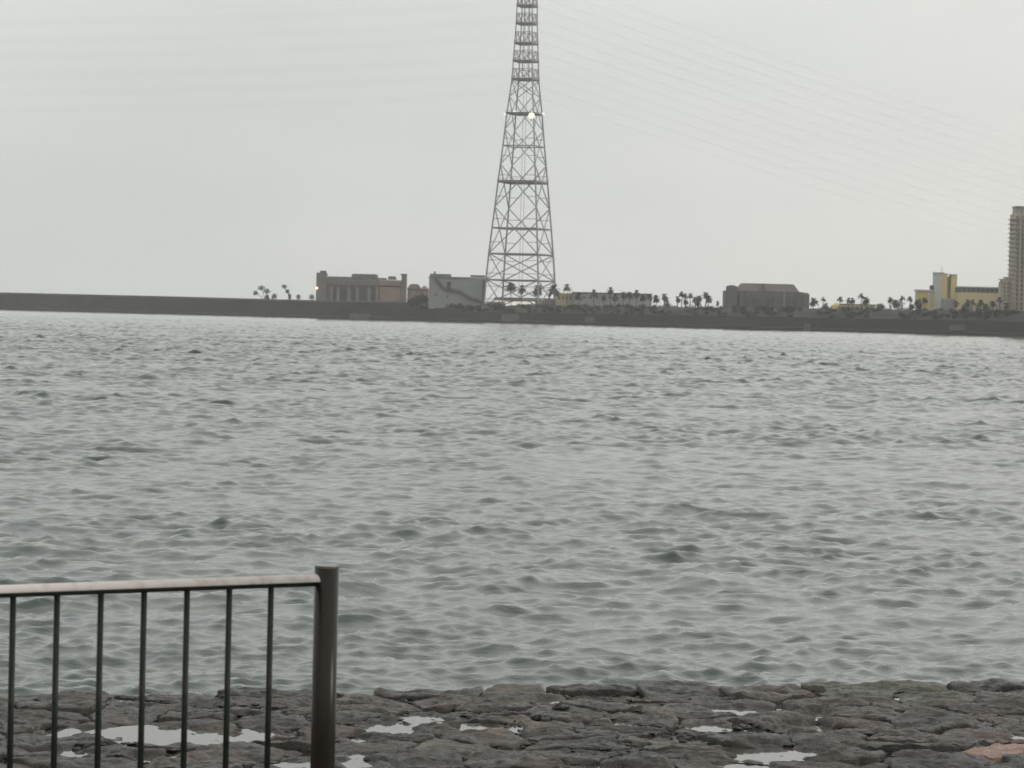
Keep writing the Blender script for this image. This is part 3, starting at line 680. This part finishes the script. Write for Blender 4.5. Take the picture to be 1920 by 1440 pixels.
# ------------------------------------------------------------------ near shore: promenade, stone ledge
ZR = 1.6
def edge_y(x): return 18.85 + .305 * x * .98 + .10 * noise.noise(Vector((x * 1.3, 2, 0)))
PUD = [  # px x0, x1, y0, y1, label
 (205, 425, 1361, 1392, 'large pale puddle behind the railing bars, the widest on the stone ledge'),
 (428, 505, 1366, 1387, 'puddle just left of the thick railing post'),
 (60, 190, 1402, 1414, 'long thin puddle behind the leftmost railing bars'),
 (250, 330, 1412, 1424, 'thin puddle near the bottom edge behind the middle railing bars'),
 (96, 140, 1363, 1375, 'small puddle behind the second railing bar'),
 (640, 694, 1414, 1440, 'puddle at the bottom edge just right of the railing post'),
 (520, 590, 1425, 1437, 'shallow puddle at the bottom edge, left of the post'),
 (695, 776, 1352, 1373, 'bright puddle right of the post, leftmost of the winding pools'),
 (765, 842, 1340, 1354, 'narrow puddle curving above the winding pools right of the post'),
 (660, 690, 1377, 1386, 'tiny puddle below the bright puddle right of the post'),
 (850, 965, 1356, 1371, 'long winding puddle, rightmost of the pools right of the post'),
 (1000, 1060, 1305, 1315, 'bright wet streak near the ledge top in the middle'),
 (1150, 1180, 1348, 1358, 'small bright puddle in a joint in the middle of the ledge'),
 (1440, 1476, 1299, 1306, 'short puddle near the ledge top, left of the paler one'),
 (1494, 1542, 1292, 1300, 'small rectangular puddle highest on the ledge'),
 (1365, 1472, 1323, 1334, 'long thin puddle on the upper right part of the ledge'),
 (1300, 1362, 1355, 1364, 'faint puddle left of the sharp bright one on the right'),
 (1482, 1568, 1355, 1378, 'sharp edged bright puddle on the right half of the ledge'),
 (1508, 1552, 1331, 1343, 'slanting puddle above the sharp bright one'),
 (1350, 1528, 1399, 1421, 'long curved puddle low on the right half of the ledge'),
 (1355, 1455, 1427, 1437, 'flat puddle at the bottom edge under the long curved one'),
 (1845, 1925, 1316, 1326, 'thin bright puddle at the right edge of the ledge'),
 (1895, 1925, 1374, 1381, 'tiny puddle above the orange brown stone at the right edge'),
 (1060, 1180, 1432, 1444, 'dull puddle at the bottom edge in the middle'),
]
pud = []
for x0, x1, y0, y1, lab in PUD:
    a = ground((x0 + x1) / 2, y1, ZR); b_ = ground((x0 + x1) / 2, y0, ZR); l = ground(x0, (y0 + y1) / 2, ZR); r = ground(x1, (y0 + y1) / 2, ZR)
    pud.append(((l.x + r.x) / 2, (a.y + b_.y) / 2, (r.x - l.x) / 2, max(.1, abs(b_.y - a.y) / 2), lab))
def hollow(x, y):
    d = 0.0
    for cx, cy, rx, ry, _ in pud:
        u_ = (x - cx) / (rx * 1.12); v_ = (y - cy) / (ry * 1.12)
        if abs(u_) > 1.8 or abs(v_) > 1.8: continue
        q = math.sqrt(u_ * u_ + v_ * v_) + .6 * noise.noise(Vector((x * 3.5, y * 8, cx))) + .25 * noise.noise(Vector((x * 11, y * 16, cx)))
        d = max(d, min(1, max(0, (1.45 - q) / .75)))
    return d * d * (3 - 2 * d)
def macro(x, y):
    return .022 * noise.noise(Vector((x * .8, y * .8, 0))) + .02 * noise.noise(Vector((x * 2.1, y * 2.1, 4)))
def rough(x, y, sd):
    p = Vector((x, y * 1.15, sd))
    n = noise.fractal(p * 5.5, .75, 2.1, 5) + .8 * (abs(noise.noise(p * 9.0)) - .25)
    t = (noise.noise(Vector((p.x * 1.7, p.y * 4.2, sd))) + .35 * noise.noise(p * 8)) * 3.0; ter = (math.floor(t) + min(1, (t - math.floor(t)) * 6)) / 3.0     # broken layers
    return .015 * n + .026 * ter + .007 * abs(noise.noise(p * 22))
# bed
def bed():
    nx, ny = 330, 120; mb = MB(); xs = np.linspace(-9, 9.5, nx)
    for j in range(ny):
        for x in xs:
            e = edge_y(x); v = j / (ny - 1)
            if v < .9: y = 8.3 + (e + .12 - 8.3) * (v / .9) ** .7; z = ZR - .028 + macro(x, y) * (1 - hollow(x, y)) - .03 * hollow(x, y) + .03 * noise.fractal(Vector((x * 3.4, y * 3.4, 1)), .9, 2, 4)
            else:
                q = (v - .9) / .1; y = e + .12 + q * 3.2; z = ZR - .1 - q * 2.9 + .12 * noise.fractal(Vector((x * 1.5, y * 1.5, 1)), .9, 2, 4) * (q > 0)
            mb.v.append((float(x), float(y), float(z)))
    for j in range(ny - 1):
        for i in range(nx - 1):
            a = j * nx + i; mb.f.append((a, a + 1, a + nx + 1, a + nx))
    o = mb.build('rocky_shore', M['rock_bed'], None, True); return tag(o, 'dark rubble bed of the stone ledge at the water edge', kind='structure')
shore = bed()
# stones: an irregular jointed pavement
sites = []
y = 13.1; row = 0
while y < 18.75:
    hgt = random.uniform(.25, .42); x = -4.5 + random.uniform(0, .5)
    while x < 5.3:
        w_ = random.choice([random.uniform(.22, .45), random.uniform(.4, .7), random.uniform(.5, 1.15)])
        sites.append((x + w_ / 2 + random.uniform(-.08, .08), y + hgt / 2 + random.uniform(-.17, .17) + .299 * x, w_)); x += w_
    y += hgt; row += 1
sites = [(x, y, w_) for x, y, w_ in sites if 14.5 < y < edge_y(x) - .08]
def clip(poly, px, py, nx, ny):
    o = []
    for i in range(len(poly)):
        a, b_ = poly[i], poly[(i + 1) % len(poly)]; da = (a[0] - px) * nx + (a[1] - py) * ny; db = (b_[0] - px) * nx + (b_[1] - py) * ny
        if da <= 0: o.append(a)
        if (da < 0) != (db < 0):
            t = da / (da - db); o.append((a[0] + (b_[0] - a[0]) * t, a[1] + (b_[1] - a[1]) * t))
    return o
og = ground(1875, 1401, ZR)
mg = [ground(1735, 1296, ZR), ground(1535, 1282, ZR), ground(1700, 1300, ZR)]
oj = min(range(len(sites)), key=lambda i: (sites[i][0] - og.x) ** 2 + (sites[i][1] - og.y) ** 2); sites[oj] = (og.x, og.y, .9)
def stone(i, sx, sy):
    cell = [(sx - .75, sy - .5), (sx + .75, sy - .5), (sx + .75, sy + .5), (sx - .75, sy + .5)]
    for j, (tx, ty, _) in enumerate(sites):
        if j == i: continue
        dx, dy = tx - sx, ty - sy
        if abs(dx) > 1.6 or abs(dy) > 1.2: continue
        cell = clip(cell, sx + dx / 2, sy + dy / 2, dx, dy)
        if len(cell) < 3: return
    cell = clip(cell, sx, edge_y(sx) + .04, -.299, 1)
    if len(cell) < 3: return
    cx = sum(p[0] for p in cell) / len(cell); cy = sum(p[1] for p in cell) / len(cell)
    gap = random.uniform(.004, .018)
    poly = []
    for x, y in cell:
        d = math.hypot(x - cx, y - cy); k = max(.3, 1 - gap * 1.5 / d); poly.append((cx + (x - cx) * k, cy + (y - cy) * k))
    for _ in range(2):
        q = []
        for a, b_ in zip(poly, poly[1:] + poly[:1]):
            q += [(a[0] * .86 + b_[0] * .14, a[1] * .86 + b_[1] * .14), (a[0] * .14 + b_[0] * .86, a[1] * .14 + b_[1] * .86)]
        poly = q
    # resample round the outline
    per = [0]; 
    for a, b_ in zip(poly, poly[1:] + poly[:1]): per.append(per[-1] + math.hypot(b_[0] - a[0], b_[1] - a[1]))
    NS, NR = 56, 17; ring = []
    for s in range(NS):
        t = per[-1] * s / NS; k = max(q for q in range(len(poly)) if per[q] <= t); a, b_ = poly[k], poly[(k + 1) % len(poly)]
        u_ = (t - per[k]) / max(1e-6, per[k + 1] - per[k]); ring.append((a[0] + (b_[0] - a[0]) * u_, a[1] + (b_[1] - a[1]) * u_))
    sd = i * 7.31; up = random.uniform(-.014, .013); tx, ty = random.gauss(0, .022), random.gauss(0, .03)
    z0 = ZR + macro(cx, cy) + up; mb = MB()
    edge = edge_y(cx)
    if edge - cy < .5: z0 += random.uniform(-.01, .035)
    def top(x, y, q):
        h = hollow(x, y)
        z = (tx * (x - cx) + ty * (y - cy) + up + macro(x, y)) * (1 - .6 * h) + rough(x, y, sd) * (1 - .12 * h) - .038 * h
        r = max(0, (q - .8) / .2)
        return ZR + z - .010 * r ** 3 * (1 + .6 * noise.noise(Vector((x * 9, y * 9, sd))))
    for r in range(NR):
        q = (r + 1) / NR; q = 1 - (1 - q) ** 1.15
        for x, y in ring:
            wob = 1 + ((.12 * noise.noise(Vector((x * 5, y * 5, sd))) + .07 * noise.noise(Vector((x * 17, y * 17, sd)))) * q)
            X_, Y_ = cx + (x - cx) * q * wob, cy + (y - cy) * q * wob; mb.v.append((X_, Y_, top(X_, Y_, q)))
    for dz, k in ((-.05, 1.015), (-.14, .97)):
        for s in range(NS):
            v = mb.v[(NR - 1) * NS + s]; mb.v.append((cx + (v[0] - cx) * k, cy + (v[1] - cy) * k, v[2] + dz))
    mb.v.append((cx, cy, top(cx, cy, 0))); c0 = len(mb.v) - 1
    for s in range(NS):
        t = (s + 1) % NS; mb.f.append((c0, s, t))
        for r in range(NR + 1): mb.f.append((r * NS + s, (r + 1) * NS + s, (r + 1) * NS + t, r * NS + t))
    m = 'rock'; lab = None
    if i == oj: m = 'rock_orange'; lab = 'orange brown stone'
    elif min((cx - g.x) ** 2 + (cy - g.y) ** 2 for g in mg) < .2: m = 'rock_green'; lab = 'mossy green stone'
    elif random.random() < .16: m = 'rock_brown'
    o = mb.build('stone', M[m], shore, True)
    if lab: o['label'] = lab
for i, (sx, sy, _) in enumerate(sites): stone(i, sx, sy)
# loose pebbles, shells and broken bits in the joints and along the edge
def rubble():
    mb = MB()
    for _ in range(9000):
        x = random.uniform(-4.6, 5.2); e = edge_y(x)
        y = random.uniform(14.6, e - .1)
        ds = sorted(math.hypot((x - a), (y - b_)) for a, b_, _ in sites)[:2]
        if ds[1] - ds[0] > .055 + .03 * noise.noise(Vector((x * 2, y * 3, 8))) and noise.noise(Vector((x * 1.3, y * 2.4, 18))) < .28 + random.uniform(-.08, .2): continue
        s = random.choice([.008, .010, .013, .018, .028]) * random.uniform(.7, 1.4)
        z = ZR + macro(x, y) - .012 + rough(x, y, 0) * .5 - .03 * hollow(x, y)
        mb.ball((x, y, z), s * random.uniform(.8, 1.8), s * random.uniform(.8, 1.5), s * random.uniform(.3, .55), .38, 5, 3)
    tag(mb.build('rubble', M['rock_rubble'], None), 'small dark pebbles and broken bits lying in the joints of the stone ledge', kind='stuff')
rubble()
for cx, cy, rx, ry, lab in pud:
    mb = MB(); n = 26; mb.v.append((0, 0, 0))
    for i in range(n):
        a = 2 * math.pi * i / n; k = 1.6 + .12 * noise.noise(Vector((math.cos(a) * 2, math.sin(a) * 2, cx)))
        mb.v.append((rx * k * math.cos(a), ry * k * math.sin(a), 0))
    mb.f = [(0, 1 + i, 1 + (i + 1) % n) for i in range(n)]
    o = mb.build('puddle', M['puddle']); o.location = (cx, cy, ZR - .021 + .0007 * (len([q for q in bpy.data.objects if q.name.startswith('puddle')]) % 7))
    tag(o, lab, 'puddle', 'rain puddles on the stone ledge')

def joint_water():
    mb = MB(); nx, ny = 120, 60
    for j in range(ny):
        for i in range(nx):
            x = -4.6 + 9.9 * i / (nx - 1); e = edge_y(x); y = 14.5 + (e - .12 - 14.5) * j / (ny - 1)
            mb.v.append((x, y, ZR - .027 + macro(x, y) * (1 - hollow(x, y))))
    for j in range(ny - 1):
        for i in range(nx - 1):
            a = j * nx + i; mb.f.append((a, a + 1, a + nx + 1, a + nx))
    tag(mb.build('standing_water', M['puddle'], None, True), 'thin rain water lying in the joints between the stones', kind='stuff')
joint_water()

# promenade the camera stands on
mb = MB().box(-16, 16, -8, 8.35, ZR - .6, 2.4)
tag(mb.build('promenade', mat('promenade concrete', [(.16, .155, .148), (.22, .215, .205)], .6, 1.5, 7, .3, .01)), 'grey concrete promenade above the stone ledge', kind='structure')

# ------------------------------------------------------------------ railing
def paint(name, cols, rough, bump=.15):
    return mat(name, cols, rough, 14, 6, bump, .002, spec=.16, rough2=rough + .2)
M['rail_paint'] = paint('dark green brown paint', [(.006, .011, .008), (.011, .014, .010), (.022, .02, .015)], .25)
M['post_paint'] = mat('bronze brown post paint', [(.010, .0075, .0052), (.016, .012, .0085), (.024, .018, .013)], .26, 6, 6, .1, .002, (1, 1, .25), spec=.2, rough2=.3)
M['cap'] = mat('post cap with sky sheen', [(.06, .055, .045), (.12, .11, .095)], .3, 20)  # lighter tone carries the sky's reflection on the top face
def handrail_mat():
    m = bpy.data.materials.new('wet handrail sky sheen'); m.use_nodes = True; nt = m.node_tree; b = nt.nodes['Principled BSDF']; Lk = nt.links.new
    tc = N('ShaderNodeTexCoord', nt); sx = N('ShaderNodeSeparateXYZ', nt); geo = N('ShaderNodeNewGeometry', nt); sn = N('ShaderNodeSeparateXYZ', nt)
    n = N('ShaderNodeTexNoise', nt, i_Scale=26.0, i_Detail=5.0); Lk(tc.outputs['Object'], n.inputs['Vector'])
    cr = N('ShaderNodeValToRGB', nt); e = cr.color_ramp.elements; e[0].position = .3; e[0].color = (.38, .325, .30, 1); e[1].position = .5; e[1].color = (.50, .455, .43, 1)  # pale tones hold the sky reflected on the wet tube's upper half
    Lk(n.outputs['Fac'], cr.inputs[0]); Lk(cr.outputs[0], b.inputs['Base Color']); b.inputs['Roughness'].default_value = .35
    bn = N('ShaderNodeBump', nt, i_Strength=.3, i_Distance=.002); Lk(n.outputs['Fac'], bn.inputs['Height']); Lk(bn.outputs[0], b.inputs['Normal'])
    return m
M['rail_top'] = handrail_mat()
P0 = at(612.5, 1085, 8.0); P1 = at(0, 1107.5, 7.46)
u = Vector((P1.x - P0.x, P1.y - P0.y, 0)).normalized()
zr = P0.z; fence = empty('railing', (P0.x, P0.y, 2.4), math.atan2(u.y, u.x))
tag(fence, 'dark metal safety railing with upright bars and a handrail toned pale as sky sheen', 'railing')
hr = zr - 2.4                     # handrail axis above the promenade
def rot(n=28): return n
LEN = 2.35
ztop = at(612, 1060, 8.0).z - 2.4
def post(x):
    o = MB().lathe((x, 0, 0), [(.0335, 0.0), (.0335, ztop - .0075)], 40).build('post', M['post_paint'], fence, True)
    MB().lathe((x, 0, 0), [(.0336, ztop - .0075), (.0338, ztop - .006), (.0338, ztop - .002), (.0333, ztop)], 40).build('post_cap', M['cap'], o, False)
    MB().lathe((x, 0, 0), [(.07, 0.001), (.07, .010), (.066, .012)], 32).build('base_flange', M['post_paint'], o)
post(0); post(LEN)
# handrail: half round strip with sky reflection painted pale, over a dark round tube
mb = MB(); n = 40
MB().tube([(.012, 0, hr - .007), (LEN / 2, 0, hr - .007), (LEN - .028, 0, hr - .007)], .0130, 28).build('handrail', M['rail_paint'], fence, True)
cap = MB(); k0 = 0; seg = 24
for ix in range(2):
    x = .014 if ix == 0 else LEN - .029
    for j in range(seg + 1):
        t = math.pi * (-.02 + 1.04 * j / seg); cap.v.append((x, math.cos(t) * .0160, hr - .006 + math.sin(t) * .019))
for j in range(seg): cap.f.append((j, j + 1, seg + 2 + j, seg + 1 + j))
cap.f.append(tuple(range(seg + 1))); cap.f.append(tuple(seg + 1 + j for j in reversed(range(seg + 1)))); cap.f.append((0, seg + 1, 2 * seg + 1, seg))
cap.build('handrail_sheen', M['rail_top'], fence, True)
MB().tube([(.028, 0, .12), (LEN / 2, 0, .12), (LEN - .028, 0, .12)], .014, 20).build('bottom_rail', M['rail_paint'], fence, True)
# upright bars from the photograph's positions
bxs = []
def alongfence(px):              # where this column of the photograph meets the railing
    q = (px - 960) / F + (1250 - 720) / F * math.tan(ROLL) * 0
    best = None
    for i in range(4000):
        s = i / 4000 * LEN; P = Vector((P0.x, P0.y, zr)) + u * s
        c = CM.transposed() @ (P - Vector((0, 0, CAM_H))); X_ = 960 + F * c.x / -c.z
        if best is None or abs(X_ - px) < best[0]: best = (abs(X_ - px), s)
    return best[1]
xs = [alongfence(p) for p in (508.5, 430.5, 351, 270.5, 189.5, 107.5, 25)]
step = (xs[-1] - xs[0]) / 6
x = xs[-1] + step
while x < LEN - .06: xs.append(x); x += step
bm_ = MB().lathe((0, 0, 0), [(.0082, .12), (.0082, hr - .004)], 16).mesh('baluster', True); bm_.materials.append(M['rail_paint'])
for x in xs: link('baluster', bm_, fence, (x, 0, 0))

# ------------------------------------------------------------------ haze
hz = MB().box(-4000, 4000, -500, 4500, -4.2, tb.z + 250).build('haze', bpy.data.materials.new('haze'))
hm = hz.data.materials[0]; hm.use_nodes = True; nt = hm.node_tree; nt.nodes.clear()
o_ = N('ShaderNodeOutputMaterial', nt); pv = N('ShaderNodeVolumePrincipled', nt); pv.inputs['Density'].default_value = 8.5e-5
pv.inputs['Color'].default_value = (.985, .99, .985, 1); pv.inputs['Anisotropy'].default_value = 0.0
nt.links.new(pv.outputs[0], o_.inputs['Volume'])
tag(hz, 'thin pale rain haze over the whole bay', kind='stuff')
